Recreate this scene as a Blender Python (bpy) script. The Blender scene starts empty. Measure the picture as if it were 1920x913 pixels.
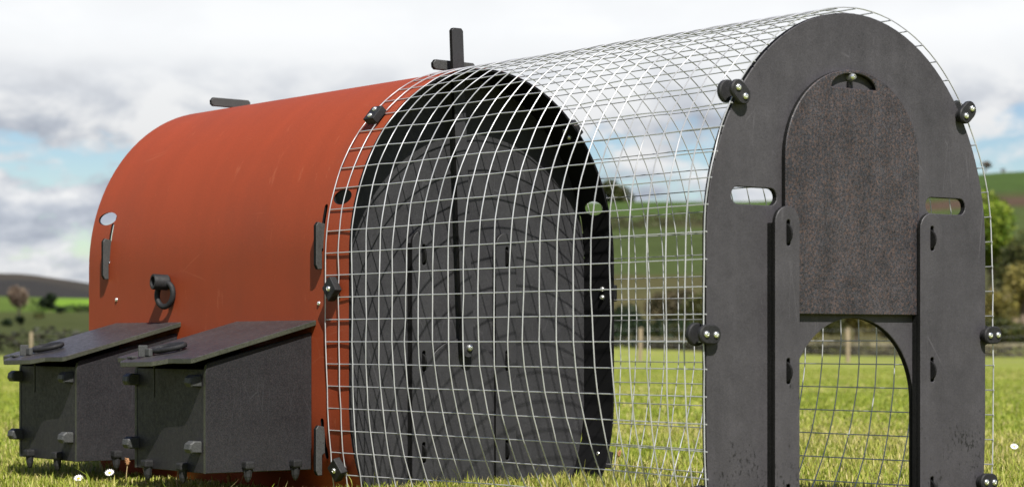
import bpy, bmesh, math, random
import numpy as np
from mathutils import Vector, Matrix
from mathutils.geometry import tessellate_polygon

random.seed(7); RNG = np.random.default_rng(11)
scene = bpy.context.scene
COL = scene.collection

# ------------------------------------------------------------------ camera
F_PX, TH = 4258.28, 0.649679                 # focal length in photo pixels, yaw of the tunnel axis
SN, CS = math.sin(TH), math.cos(TH)
CAM = Vector((3.03882, -3.12610, 0.345))
RIGHT, FWD = Vector((SN, CS, 0)), Vector((-CS, SN, 0))
HOR = 640.5                                   # eye level in photo pixels
cd = bpy.data.cameras.new('camera'); cam = bpy.data.objects.new('camera', cd); COL.objects.link(cam)
cam.location = CAM
cam.rotation_euler = (math.radians(90), 0, math.atan2(FWD.y, FWD.x) - math.pi / 2)
cd.sensor_width = 36; cd.lens = F_PX / 1920 * 36
cd.shift_y = (HOR - 456.5) / 1920
cd.clip_start = 0.05; cd.clip_end = 8000
cd.dof.use_dof = True; cd.dof.focus_distance = 4.95; cd.dof.aperture_fstop = 7.0
scene.camera = cam

# ------------------------------------------------------------------ light
SUN = Vector((1.0, -0.41, 1.30)).normalized()
elev = math.asin(SUN.z); azim = math.atan2(SUN.x, SUN.y)
sd = bpy.data.lights.new('sun', 'SUN'); so = bpy.data.objects.new('sun', sd); COL.objects.link(so)
sd.energy = 5.0; sd.angle = math.radians(0.42); sd.color = (1.0, 0.96, 0.89)
so.rotation_euler = SUN.to_track_quat('Z', 'Y').to_euler(); so.location = (4, -4, 8)
scene.view_settings.view_transform = 'Standard'; scene.view_settings.look = 'None'
scene.view_settings.exposure = 0.80; scene.view_settings.gamma = 1.0
scene.view_settings.use_curve_mapping = False

world = bpy.data.worlds.new('World'); scene.world = world; world.use_nodes = True
wn = world.node_tree.nodes; wl = world.node_tree.links
for n in list(wn): wn.remove(n)
def W(t, **kw):
    n = wn.new(t)
    for k, v in kw.items(): setattr(n, k, v)
    return n
def wmath(op, a, b=None, c=None, clamp=False):
    n = W('ShaderNodeMath', operation=op, use_clamp=clamp)
    for i, v in enumerate((a, b, c)):
        if v is None: continue
        if isinstance(v, (int, float)): n.inputs[i].default_value = v
        else: wl.new(v, n.inputs[i])
    return n.outputs[0]
sky = W('ShaderNodeTexSky', sky_type='NISHITA', sun_disc=False)
sky.sun_elevation = elev; sky.sun_rotation = azim; sky.altitude = 200; sky.air_density = 1.0; sky.dust_density = 0.6
tc = W('ShaderNodeTexCoord'); sep = W('ShaderNodeSeparateXYZ'); wl.new(tc.outputs['Generated'], sep.inputs[0])
el = sep.outputs['Z']
def wnoise(scale, stretch, off, detail=6, rough=0.55, dist=0.0):
    m = W('ShaderNodeMapping'); m.inputs['Scale'].default_value = (1, 1, stretch); m.inputs['Location'].default_value = off
    wl.new(tc.outputs['Generated'], m.inputs[0])
    n = W('ShaderNodeTexNoise'); n.inputs['Scale'].default_value = scale; n.inputs['Detail'].default_value = detail
    n.inputs['Roughness'].default_value = rough; n.inputs['Distortion'].default_value = dist
    wl.new(m.outputs[0], n.inputs['Vector']); return n.outputs['Fac']
SKY_OFF = (0.0, 0.0, 0.0)
n1 = wnoise(9.0, 2.6, (3.1, 1.7, 0.4), 7, 0.58, 0.3)
n2 = wnoise(16.0, 2.4, (7.3, 2.2, 5.1), 6, 0.55, 0.2)
n3 = wnoise(34.0, 2.0, (1.3, 9.2, 2.1), 6, 0.6, 0.3)
# cover: heavy towards the horizon where clouds pile up, broken overhead
def ramp(fac, stops, interp='LINEAR'):
    r = W('ShaderNodeValToRGB'); r.color_ramp.interpolation = interp
    e = r.color_ramp.elements
    while len(e) < len(stops): e.new(0.5)
    for q, (p, c) in zip(e, stops):
        q.position = p; q.color = c if len(c) == 4 else (*c, 1)
    if fac is not None: wl.new(fac, r.inputs[0])
    return r.outputs[0]
g = lambda v: (v, v, v)
cover = ramp(el, [(0.0, g(0.80)), (0.024, g(0.70)), (0.042, g(0.51)), (0.085, g(0.455)), (0.118, g(0.70)), (0.2, g(0.66)), (0.35, g(0.42)), (1.0, g(0.36))])
msum = wmath('ADD', wmath('MULTIPLY', n1, 0.62), wmath('MULTIPLY', n3, 0.38))
dens = wmath('ADD', msum, wmath('SUBTRACT', cover, 0.50))
mask = ramp(dens, [(0.44, g(0)), (0.53, g(1))], 'EASE')
# cloud brightness: grey undersides, bright edges and tops
body = ramp(wmath('ADD', wmath('MULTIPLY', n2, 0.75), wmath('MULTIPLY', n3, 0.25)),
            [(0.38, (3.3, 3.7, 4.5)), (0.47, (5.4, 5.8, 6.5)), (0.57, (8.9, 9.0, 9.1))])
tops = ramp(el, [(0.0, g(0.90)), (0.02, g(0.80)), (0.055, g(0.96)), (0.085, g(0.84)), (0.105, g(0.92)), (0.135, g(1.10)), (0.2, g(0.95)), (0.34, g(0.55)), (1.0, g(0.42))])
hi = W('ShaderNodeMixRGB'); wl.new(ramp(el, [(0.094, g(0)), (0.124, g(0.95)), (0.25, g(0.8)), (0.5, g(0.2))]), hi.inputs[0]); wl.new(body, hi.inputs[1]); hi.inputs[2].default_value = (8.3, 8.45, 8.6, 1)
mul = W('ShaderNodeMixRGB', blend_type='MULTIPLY'); mul.inputs[0].default_value = 1
wl.new(hi.outputs[0], mul.inputs[1]); wl.new(tops, mul.inputs[2])
mixs = W('ShaderNodeMixRGB'); wl.new(mask, mixs.inputs[0]); hs_ = W('ShaderNodeHueSaturation'); hs_.inputs['Hue'].default_value = 0.522; hs_.inputs['Saturation'].default_value = 1.45; hs_.inputs['Value'].default_value = 1.0; wl.new(sky.outputs[0], hs_.inputs['Color']); wl.new(hs_.outputs[0], mixs.inputs[1]); wl.new(mul.outputs[0], mixs.inputs[2])
bg = W('ShaderNodeBackground'); bg.inputs['Strength'].default_value = 0.062
wl.new(mixs.outputs[0], bg.inputs['Color'])
wo = W('ShaderNodeOutputWorld'); wl.new(bg.outputs[0], wo.inputs['Surface'])

# ------------------------------------------------------------------ helpers
WPOS = {}
def lin(r, g_, b, k=1.0):
    f = lambda v: ((v / 255 + 0.055) / 1.055) ** 2.4 if v > 10 else v / 255 / 12.92
    k *= 0.76; return (f(r) * k, f(g_) * k, f(b) * k)
def link(o, parent=None, loc=(0, 0, 0)):
    COL.objects.link(o); w = Vector(loc); WPOS[o.name] = w
    if parent is not None:
        o.parent = parent; o.location = w - WPOS[parent.name]
    else: o.location = w
    return o
def tag(o, label, cat, group=None):
    o['label'] = label; o['category'] = cat
    if group: o['group'] = group
    return o
def thing(name, loc, label, cat, group=None):
    o = bpy.data.objects.new(name, None); o.empty_display_size = 0.1
    link(o, None, loc); return tag(o, label, cat, group)

class MB:
    """collects geometry in world coordinates; build() makes one mesh object"""
    def __init__(s): s.v = []; s.f = []; s.m = []
    def add(s, vs, fs, m=0):
        b = len(s.v); s.v += [tuple(p) for p in vs]
        s.f += [tuple(i + b for i in f) for f in fs]; s.m += [m] * len(fs)
    def box(s, c, d, m=0, rot=None, ch=0.0):
        x, y, z = d[0] / 2, d[1] / 2, d[2] / 2
        if ch > 0:      # chamfered box
            bm = bmesh.new(); bmesh.ops.create_cube(bm, size=1)
            for v in bm.verts: v.co = Vector((v.co.x * d[0], v.co.y * d[1], v.co.z * d[2]))
            bmesh.ops.bevel(bm, geom=bm.edges[:], offset=ch, segments=2, affect='EDGES', profile=0.6)
            bm.verts.index_update()
            vs = [v.co.copy() for v in bm.verts]; fs = [[v.index for v in f.verts] for f in bm.faces]; bm.free()
        else:
            vs = [Vector((a * x, b * y, e * z)) for a in (-1, 1) for b in (-1, 1) for e in (-1, 1)]
            fs = [(0, 1, 3, 2), (4, 6, 7, 5), (0, 4, 5, 1), (2, 3, 7, 6), (0, 2, 6, 4), (1, 5, 7, 3)]
        if rot is not None: vs = [rot @ p for p in vs]
        c = Vector(c); s.add([p + c for p in vs], fs, m)
    def tube(s, pts, r, n=6, m=0, caps=True):
        pts = [Vector(p) for p in pts]; rr = r if hasattr(r, '__len__') else [r] * len(pts)
        vs = []; prev = None
        for i, p in enumerate(pts):
            t = (pts[min(i + 1, len(pts) - 1)] - pts[max(i - 1, 0)]).normalized()
            if prev is None:
                a = Vector((0, 0, 1)) if abs(t.z) < 0.9 else Vector((1, 0, 0))
                u = t.cross(a).normalized()
            else: u = (prev - t * prev.dot(t)).normalized()
            prev = u; w = t.cross(u)
            for k in range(n):
                a = 2 * math.pi * k / n
                vs.append(p + (u * math.cos(a) + w * math.sin(a)) * rr[i])
        fs = []
        for i in range(len(pts) - 1):
            for k in range(n):
                fs.append((i * n + k, i * n + (k + 1) % n, (i + 1) * n + (k + 1) % n, (i + 1) * n + k))
        if caps:
            fs.append(tuple(range(n - 1, -1, -1))); fs.append(tuple((len(pts) - 1) * n + k for k in range(n)))
        s.add(vs, fs, m)
    def torus(s, c, ax, ay, R, r, n=28, k=8, m=0, arc=1.0, Ry=None):
        c = Vector(c); ax = Vector(ax).normalized(); ay = Vector(ay).normalized(); az = ax.cross(ay); Ry = Ry or R
        vs = []; fs = []
        for i in range(n):
            a = 2 * math.pi * i / n; d = ax * math.cos(a) * R + ay * math.sin(a) * Ry; dn = d.normalized()
            for j in range(k):
                b = 2 * math.pi * j / k; vs.append(c + d + dn * r * math.cos(b) + az * r * math.sin(b))
        for i in range(n):
            for j in range(k):
                fs.append((i * k + j, ((i + 1) % n) * k + j, ((i + 1) % n) * k + (j + 1) % k, i * k + (j + 1) % k))
        s.add(vs, fs, m)
    def lathe(s, c, axis, prof, n=16, m=0):
        c = Vector(c); ax = Vector(axis).normalized()
        u = ax.cross(Vector((0, 0, 1)) if abs(ax.z) < 0.9 else Vector((1, 0, 0))).normalized(); w = ax.cross(u)
        vs = []; fs = []
        for (h, r) in prof:
            for k in range(n):
                a = 2 * math.pi * k / n; vs.append(c + ax * h + (u * math.cos(a) + w * math.sin(a)) * r)
        for i in range(len(prof) - 1):
            for k in range(n): fs.append((i * n + k, i * n + (k + 1) % n, (i + 1) * n + (k + 1) % n, (i + 1) * n + k))
        fs.append(tuple(range(n - 1, -1, -1))); fs.append(tuple((len(prof) - 1) * n + k for k in range(n)))
        s.add(vs, fs, m)
    def prism(s, loops, P, t, ch=0.0012, m=0, me=1, rough=0.0):
        """flat board: loops[0] outline, others holes, P(u,v,w) to world, thickness t along w; chamfered both faces"""
        def area(l): return sum(l[i][0] * l[(i + 1) % len(l)][1] - l[(i + 1) % len(l)][0] * l[i][1] for i in range(len(l)))
        L = []
        for k, l in enumerate(loops):
            l = list(l)
            if (area(l) > 0) != (k == 0): l.reverse()
            L.append(l)
        ins = []
        for l in L:
            q = []
            n = len(l)
            for i in range(n):
                a, b, c = Vector(l[i - 1]), Vector(l[i]), Vector(l[(i + 1) % n])
                d1 = (b - a); d2 = (c - b)
                n1_ = Vector((-d1.y, d1.x)); n2_ = Vector((-d2.y, d2.x))
                if n1_.length > 1e-9: n1_.normalize()
                if n2_.length > 1e-9: n2_.normalize()
                nn = (n1_ + n2_)
                if nn.length < 1e-6: nn = n1_
                nn.normalize(); k = 1 / max(0.5, nn.dot(n1_))
                q.append(tuple(b + nn * ch * k))
            ins.append(q)
        tri = tessellate_polygon([[Vector((p[0], p[1], 0)) for p in q] for q in ins])
        flat = [p for q in ins for p in q]
        s.add([P(p[0], p[1], t) for p in flat], [tuple(x) for x in tri], m)
        s.add([P(p[0], p[1], 0) for p in flat], [tuple(reversed(x)) for x in tri], m)
        for l, q in zip(L, ins):
            n = len(l)
            vs = [P(*p, t) for p in q] + [P(*p, t - ch) for p in l] + [P(*p, ch) for p in l] + [P(*p, 0) for p in q]
            s.add(vs, [(n * r + i, n * (r + 1) + i, n * (r + 1) + (i + 1) % n, n * r + (i + 1) % n) for r in (0, 2) for i in range(n)], m)
            s.add(vs, [(n + i, 2 * n + i, 2 * n + (i + 1) % n, n + (i + 1) % n) for i in range(n)], me)
    def build(s, name, mats, parent=None, loc=None, smooth=None, kind=None, weld=1e-5):
        loc = Vector(loc) if loc is not None else (WPOS[parent.name] if parent is not None else Vector((0, 0, 0)))
        me = bpy.data.meshes.new(name)
        bm = bmesh.new()
        vs = [bm.verts.new(Vector(p) - loc) for p in s.v]
        for f, mi in zip(s.f, s.m):
            try:
                q = bm.faces.new([vs[i] for i in f]); q.material_index = mi
            except ValueError: pass
        if weld: bmesh.ops.remove_doubles(bm, verts=bm.verts[:], dist=weld)
        bmesh.ops.recalc_face_normals(bm, faces=bm.faces[:])
        finish(bm, me, smooth)
        for mt in (mats if isinstance(mats, (list, tuple)) else [mats]): me.materials.append(mt)
        o = bpy.data.objects.new(name, me); link(o, parent, loc)
        if kind: o['kind'] = kind
        return o
def finish(bm, me, smooth):
    if smooth:
        for f in bm.faces: f.smooth = True
        for e in bm.edges:
            e.smooth = len(e.link_faces) == 2 and e.calc_face_angle(0) < math.radians(smooth)
    bm.to_mesh(me); bm.free()

# ------------------------------------------------------------------ materials
def mat(name):
    m = bpy.data.materials.new(name); m.use_nodes = True
    nt = m.node_tree; b = nt.nodes['Principled BSDF']; return m, nt, b
def nd(nt, t, **kw):
    n = nt.nodes.new(t)
    for k, v in kw.items(): setattr(n, k, v)
    return n
def noise(nt, vec, scale, detail=4, rough=0.55, stretch=(1, 1, 1), off=(0, 0, 0)):
    mp = nd(nt, 'ShaderNodeMapping'); mp.inputs['Scale'].default_value = stretch; mp.inputs['Location'].default_value = off
    nt.links.new(vec, mp.inputs[0])
    n = nd(nt, 'ShaderNodeTexNoise'); n.inputs['Scale'].default_value = scale; n.inputs['Detail'].default_value = detail
    n.inputs['Roughness'].default_value = rough
    nt.links.new(mp.outputs[0], n.inputs['Vector']); return n.outputs['Fac']
def cramp(nt, fac, stops):
    r = nd(nt, 'ShaderNodeValToRGB'); e = r.color_ramp.elements
    while len(e) < len(stops): e.new(0.5)
    for q, (p, c) in zip(e, stops): q.position = p; q.color = (*c, 1) if len(c) == 3 else c
    nt.links.new(fac, r.inputs[0]); return r.outputs[0]
def mixc(nt, fac, a, b, blend='MIX'):
    n = nd(nt, 'ShaderNodeMixRGB', blend_type=blend)
    for i, v in enumerate((fac, a, b)):
        if isinstance(v, (int, float)): n.inputs[i].default_value = v
        elif isinstance(v, tuple): n.inputs[i].default_value = (*v, 1) if len(v) == 3 else v
        else: nt.links.new(v, n.inputs[i])
    return n.outputs[0]
def bump(nt, b, h, strength, dist):
    n = nd(nt, 'ShaderNodeBump'); n.inputs['Strength'].default_value = strength; n.inputs['Distance'].default_value = dist
    nt.links.new(h, n.inputs['Height']); nt.links.new(n.outputs[0], b.inputs['Normal'])

def plastic(name, c0, c1, speck=0.35, grime=0.0, scuff=0.0, rough=0.55, tint=None, grain=1.0, spec=0.25, wear=0.0, swirl=0.0):
    c0 = tuple(x * 0.76 for x in c0); c1 = tuple(x * 0.76 for x in c1); tint = tuple(x * 0.76 for x in tint) if tint else None
    m, nt, b = mat(name)
    v = nd(nt, 'ShaderNodeTexCoord').outputs['Object']
    big = noise(nt, v, 7, 5, 0.6); fine = noise(nt, v, 420, 3, 0.7); mid = noise(nt, v, 90, 4, 0.65)
    col = mixc(nt, cramp(nt, big, [(0.3, (0, 0, 0)), (0.7, (1, 1, 1))]), c0, c1)
    sp = cramp(nt, fine, [(0.30, (1 - speck,) * 3), (0.5, (1, 1, 1)), (0.72, (1 + speck,) * 3)])
    col = mixc(nt, 1.0, col, sp, 'MULTIPLY')
    if tint:
        col = mixc(nt, cramp(nt, noise(nt, v, 260, 2, 0.6, off=(4, 1, 2)), [(0.48, (0, 0, 0)), (0.75, (0.8, 0.8, 0.8))]), col, tint)
    if scuff:
        st = noise(nt, v, 60, 4, 0.6, stretch=(1.0, 1.0, 0.06), off=(3, 3, 1))
        col = mixc(nt, cramp(nt, st, [(0.56, (0, 0, 0)), (0.74, (scuff,) * 3)]), col, tuple(min(1, x * 2.2) for x in c1))
        st2 = noise(nt, v, 26, 5, 0.65, off=(8, 1, 4))
        col = mixc(nt, cramp(nt, st2, [(0.58, (0, 0, 0)), (0.70, (scuff * 0.8,) * 3)]), col, tuple(x * 1.5 for x in c1))
    if wear:
        mot = noise(nt, v, 24, 6, 0.7, off=(6, 2, 3))
        col = mixc(nt, 1.0, col, cramp(nt, mot, [(0.32, (1 - wear,) * 3), (0.5, (1, 1, 1)), (0.7, (1 + wear * .8,) * 3)]), 'MULTIPLY')
        runs = noise(nt, v, 30, 4, 0.6, stretch=(1, 1, 0.05), off=(2, 4, 6))
        col = mixc(nt, 1.0, col, cramp(nt, runs, [(0.35, (1 - wear * .5,) * 3), (0.65, (1 + wear * .4,) * 3)]), 'MULTIPLY')
        vo = nd(nt, 'ShaderNodeTexVoronoi', feature='DISTANCE_TO_EDGE'); vo.inputs['Scale'].default_value = 9.0
        mp = nd(nt, 'ShaderNodeMapping'); mp.inputs['Rotation'].default_value = (0.9, 0.2, 0.4); mp.inputs['Scale'].default_value = (1.0, 2.6, 0.5)
        nt.links.new(v, mp.inputs[0]); nt.links.new(mp.outputs[0], vo.inputs['Vector'])
        ln = cramp(nt, vo.outputs['Distance'], [(0.0, (0.5,) * 3), (0.012, (0, 0, 0))])
        lm = mixc(nt, cramp(nt, noise(nt, v, 9, 3, 0.5, off=(7, 3, 1)), [(0.55, (0, 0, 0)), (0.62, (1, 1, 1))]), (0, 0, 0), ln)
        col = mixc(nt, lm, col, tuple(min(1, x * 2.0) for x in c1))
    if swirl:
        wt = nd(nt, 'ShaderNodeTexWave', wave_type='RINGS', rings_direction='X'); wt.inputs['Scale'].default_value = 34; wt.inputs['Distortion'].default_value = 7
        wt.inputs['Detail'].default_value = 4; wt.inputs['Detail Scale'].default_value = 2.5
        mp = nd(nt, 'ShaderNodeMapping'); mp.inputs['Location'].default_value = (0, 0.35, -0.75)
        nt.links.new(v, mp.inputs[0]); nt.links.new(mp.outputs[0], wt.inputs['Vector'])
        col = mixc(nt, 1.0, col, cramp(nt, wt.outputs['Fac'], [(0.1, (1 - swirl, 1 - swirl * .8, 1 - swirl * .6)), (0.9, (1 + swirl, 1 + swirl * .8, 1 + swirl * .6))]), 'MULTIPLY')
    if grime:
        sx = nd(nt, 'ShaderNodeSeparateXYZ'); nt.links.new(v, sx.inputs[0])
        zmap = nd(nt, 'ShaderNodeMapRange'); zmap.inputs[1].default_value = 0.05; zmap.inputs[2].default_value = 0.34
        zmap.inputs[3].default_value = 0.108; zmap.inputs[4].default_value = -0.14
        nt.links.new(sx.outputs['Z'], zmap.inputs[0])
        gsum = nd(nt, 'ShaderNodeMath', operation='ADD'); nt.links.new(zmap.outputs[0], gsum.inputs[0])
        gm = nd(nt, 'ShaderNodeMath', operation='MULTIPLY'); gm.inputs[1].default_value = 1.0
        reg = noise(nt, v, 9.0, 4, 0.6, off=(2.2, 5.1, 0.4))
        a_ = nd(nt, 'ShaderNodeMath', operation='MULTIPLY_ADD'); a_.inputs[1].default_value = 0.9; a_.inputs[2].default_value = -0.45
        nt.links.new(reg, a_.inputs[0])
        nt.links.new(noise(nt, v, 150, 4, 0.62, stretch=(1, 1, 0.6), off=(1, 7, 2)), gm.inputs[0])
        s1 = nd(nt, 'ShaderNodeMath', operation='ADD'); nt.links.new(a_.outputs[0], s1.inputs[0]); nt.links.new(gm.outputs[0], s1.inputs[1])
        nt.links.new(s1.outputs[0], gsum.inputs[1])
        gf = cramp(nt, gsum.outputs[0], [(0.64, (0, 0, 0)), (0.70, (grime * .55,) * 3), (0.73, (grime,) * 3)])
        col = mixc(nt, gf, col, (0.008, 0.008, 0.008))
        dust = cramp(nt, noise(nt, v, 3.2, 5, 0.6, off=(9, 9, 9)), [(0.45, (0, 0, 0)), (0.75, (0.35, 0.35, 0.35))])
        col = mixc(nt, dust, col, tuple(x * 1.25 for x in c1))
    nt.links.new(col, b.inputs['Base Color'])
    rr = cramp(nt, mid, [(0.3, (rough - 0.1,) * 3), (0.7, (rough + 0.12,) * 3)]); nt.links.new(rr, b.inputs['Roughness'])
    b.inputs['Specular IOR Level'].default_value = spec
    hs = nd(nt, 'ShaderNodeMath', operation='MULTIPLY_ADD'); hs.inputs[1].default_value = 0.5
    nt.links.new(mid, hs.inputs[0]); nt.links.new(fine, hs.inputs[2])
    bump(nt, b, hs.outputs[0], 0.25 * grain, 0.0012)
    return m

M_PANEL = plastic('recycled_board_front', (0.049, 0.0465, 0.0515), (0.068, 0.0645, 0.0705), 0.30, grime=0.9, rough=0.56, wear=0.14)
M_DOOR = plastic('recycled_board_door', (0.033, 0.033, 0.039), (0.050, 0.048, 0.054), 0.95, rough=0.42, tint=(0.135, 0.084, 0.066), grain=2.5, wear=0.26, swirl=0.10)
M_BOARD = plastic('recycled_board', (0.031, 0.031, 0.034), (0.043, 0.043, 0.046), 0.40, rough=0.55, wear=0.12)
M_BOX = plastic('recycled_board_box', (0.0165, 0.0165, 0.019), (0.025, 0.025, 0.0275), 0.55, rough=0.55, tint=(0.045, 0.036, 0.038), wear=0.12)
M_LID = plastic('recycled_board_lid', (0.030, 0.029, 0.030), (0.052, 0.049, 0.049), 0.35, scuff=0.5, rough=0.42, tint=(0.060, 0.046, 0.044))
M_EDGE = plastic('cut_board_edge', (0.010, 0.010, 0.010), (0.015, 0.015, 0.015), 0.6, rough=0.8, grain=3.0, spec=0.1)
M_LIDEDGE = plastic('worn_lid_edge', (0.040, 0.043, 0.030), (0.085, 0.088, 0.064), 0.5, rough=0.55, grain=2.0)
M_BLACK = plastic('black_plastic', (0.014, 0.014, 0.015), (0.026, 0.026, 0.027), 0.5, rough=0.62, wear=0.25, grain=2.0)
M_INNER = plastic('black_shell_lining', (0.006, 0.006, 0.007), (0.011, 0.011, 0.012), 0.3, rough=0.75, spec=0.12)
M_TAB = plastic('grey_tab', (0.045, 0.047, 0.046), (0.075, 0.077, 0.076), 0.45, rough=0.5, grain=2.0)

def red_shell():
    m, nt, b = mat('red_sheet')
    v = nd(nt, 'ShaderNodeTexCoord').outputs['Object']
    streak = noise(nt, v, 5, 3, 0.5, stretch=(2.6, 0.5, 0.35)); blot = noise(nt, v, 3.5, 5, 0.65, off=(2, 1, 5)); fine = noise(nt, v, 300, 3, 0.6)
    col = mixc(nt, cramp(nt, streak, [(0.3, (0, 0, 0)), (0.72, (1, 1, 1))]), (0.222, 0.0400, 0.0132), (0.246, 0.0435, 0.0142))
    col = mixc(nt, cramp(nt, blot, [(0.45, (0, 0, 0)), (0.75, (0.55, 0.55, 0.55))]), col, (0.178, 0.038, 0.0165))
    col = mixc(nt, 1.0, col, cramp(nt, fine, [(0.3, (0.90,) * 3), (0.7, (1.08,) * 3)]), 'MULTIPLY')
    sc = noise(nt, v, 14, 7, 0.75, stretch=(3.0, 1.0, 0.6), off=(5, 2, 8))
    scr = cramp(nt, sc, [(0.635, (0, 0, 0)), (0.66, (0.35, 0.35, 0.35)), (0.70, (0.1, 0.1, 0.1))])
    col = mixc(nt, scr, col, (0.36, 0.12, 0.06))
    wv = nd(nt, 'ShaderNodeTexVoronoi', feature='DISTANCE_TO_EDGE'); wv.inputs['Scale'].default_value = 5.0
    mp = nd(nt, 'ShaderNodeMapping'); mp.inputs['Rotation'].default_value = (0.5, 0.9, 0.3); mp.inputs['Scale'].default_value = (0.35, 2.2, 1.2)
    nt.links.new(v, mp.inputs[0]); nt.links.new(mp.outputs[0], wv.inputs['Vector'])
    line = cramp(nt, wv.outputs['Distance'], [(0.0, (0.28, 0.28, 0.28)), (0.006, (0, 0, 0))])
    lm = mixc(nt, cramp(nt, noise(nt, v, 4, 3, 0.5, off=(7, 7, 1)), [(0.55, (0, 0, 0)), (0.62, (1, 1, 1))]), (0, 0, 0), line)
    col = mixc(nt, lm, col, (0.38, 0.14, 0.075))
    nt.links.new(col, b.inputs['Base Color']); b.inputs['Roughness'].default_value = 0.6
    b.inputs['Specular IOR Level'].default_value = 0.2
    bump(nt, b, noise(nt, v, 160, 3, 0.6), 0.10, 0.001)
    return m
M_RED = red_shell()

def metal(name, c, rough, metallic=1.0, var=0.25, scale=60):
    m, nt, b = mat(name); v = nd(nt, 'ShaderNodeTexCoord').outputs['Object']
    col = mixc(nt, noise(nt, v, scale, 4, 0.6), tuple(x * (1 - var) for x in c), tuple(min(1, x * (1 + var)) for x in c))
    nt.links.new(col, b.inputs['Base Color']); b.inputs['Roughness'].default_value = rough; b.inputs['Metallic'].default_value = metallic
    return m
M_WIRE = metal('galvanised_wire', (0.46, 0.465, 0.475), 0.42, 0.4, 0.25, 45)
M_BOLT = metal('zinc_bolt', (0.74, 0.75, 0.70), 0.28, 0.9, 0.15, 120)

def simple(name, c, rough=0.8, var=0.3, scale=8, bumpd=0.0):
    m, nt, b = mat(name); v = nd(nt, 'ShaderNodeTexCoord').outputs['Object']
    col = mixc(nt, noise(nt, v, scale, 5, 0.6), tuple(x * (1 - var) for x in c), tuple(x * (1 + var) for x in c))
    nt.links.new(col, b.inputs['Base Color']); b.inputs['Roughness'].default_value = rough
    if bumpd: bump(nt, b, noise(nt, v, scale * 3, 4, 0.6), 0.6, bumpd)
    return m
def attr_mat(name, rough=0.85, transl=0.0, spec=0.2, vary=None):
    m, nt, b = mat(name)
    a = nd(nt, 'ShaderNodeVertexColor', layer_name='Col'); c = a.outputs['Color']
    if vary:
        v = nd(nt, 'ShaderNodeTexCoord').outputs['Object']
        for (s, lo, hi, st) in vary:
            c = mixc(nt, 1.0, c, cramp(nt, noise(nt, v, s, 5, 0.62, stretch=st), [(0.3, (lo,) * 3), (0.7, (hi,) * 3)]), 'MULTIPLY')
    nt.links.new(c, b.inputs['Base Color']); b.inputs['Roughness'].default_value = rough; b.inputs['Specular IOR Level'].default_value = spec
    if transl:
        t = nd(nt, 'ShaderNodeBsdfTranslucent'); nt.links.new(c, t.inputs['Color'])
        mx = nd(nt, 'ShaderNodeMixShader'); mx.inputs[0].default_value = transl
        out = [n for n in nt.nodes if n.type == 'OUTPUT_MATERIAL'][0]
        nt.links.new(b.outputs[0], mx.inputs[1]); nt.links.new(t.outputs[0], mx.inputs[2]); nt.links.new(mx.outputs[0], out.inputs['Surface'])
    return m
M_GROUND = attr_mat('pasture', 0.95, 0, 0.1, [(0.35, 0.82, 1.18, (1, 1, 1)), (2.5, 0.85, 1.15, (1, 1, 1)), (0.03, 0.85, 1.15, (1, 1, 1))])
M_GRASS = attr_mat('grass_blade', 0.55, 0.5, 0.3)
M_LEAF = attr_mat('leaf', 0.6, 0.30, 0.3)
M_BARK = simple('bark', (0.16, 0.12, 0.085), 0.9, 0.3, 6)
M_PALEBARK = simple('pale_twig', (0.36, 0.27, 0.20), 0.9, 0.25, 3)
M_POST = simple('weathered_post', (0.26, 0.205, 0.13), 0.85, 0.25, 14, 0.004)
M_FWIRE = simple('dull_wire', (0.20, 0.20, 0.19), 0.6, 0.1, 10)
M_STONE = attr_mat('field_stone', 0.9, 0, 0.2, [(6, 0.75, 1.25, (1, 1, 1))])

# ------------------------------------------------------------------ terrain
def vnoise(x, y, seed=0):
    """smooth value noise for numpy arrays"""
    xi = np.floor(x).astype(np.int64); yi = np.floor(y).astype(np.int64); fx = x - xi; fy = y - yi
    fx = fx * fx * (3 - 2 * fx); fy = fy * fy * (3 - 2 * fy)
    def h(a, b):
        n = (a * 374761393 + b * 668265263 + seed * 1442695041) & 0x7fffffff
        n = ((n ^ (n >> 13)) * 1274126177) & 0x7fffffff
        return ((n ^ (n >> 16)) & 0xffff) / 65535.0
    return (h(xi, yi) * (1 - fx) + h(xi + 1, yi) * fx) * (1 - fy) + (h(xi, yi + 1) * (1 - fx) + h(xi + 1, yi + 1) * fx) * fy
def fbm(x, y, seed=0, o=4):
    return sum(vnoise(x * 2 ** k, y * 2 ** k, seed + k) * 0.5 ** (k + 1) for k in range(o)) / (1 - 0.5 ** o)
sstep = lambda a, b, x: (lambda t: t * t * (3 - 2 * t))(np.clip((x - a) / (b - a), 0, 1))
LP = np.array([(0, 0), (9, 0), (75, -.34), (100, -.40), (140, -.42), (200, .5), (300, 3.3), (420, 6.4), (600, 11.8), (700, 11.5), (900, 16), (1500, 44.5), (1700, 45), (2600, 20), (4200, 0)])
RP = np.array([(0, 0), (9, 0), (75, -.34), (100, -.36), (125, .1), (160, 2.2), (220, 6.2), (300, 13.8), (420, 25.2), (480, 30.2), (540, 31), (800, 24), (1500, 18), (2600, 10), (4200, 0)])
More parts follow.
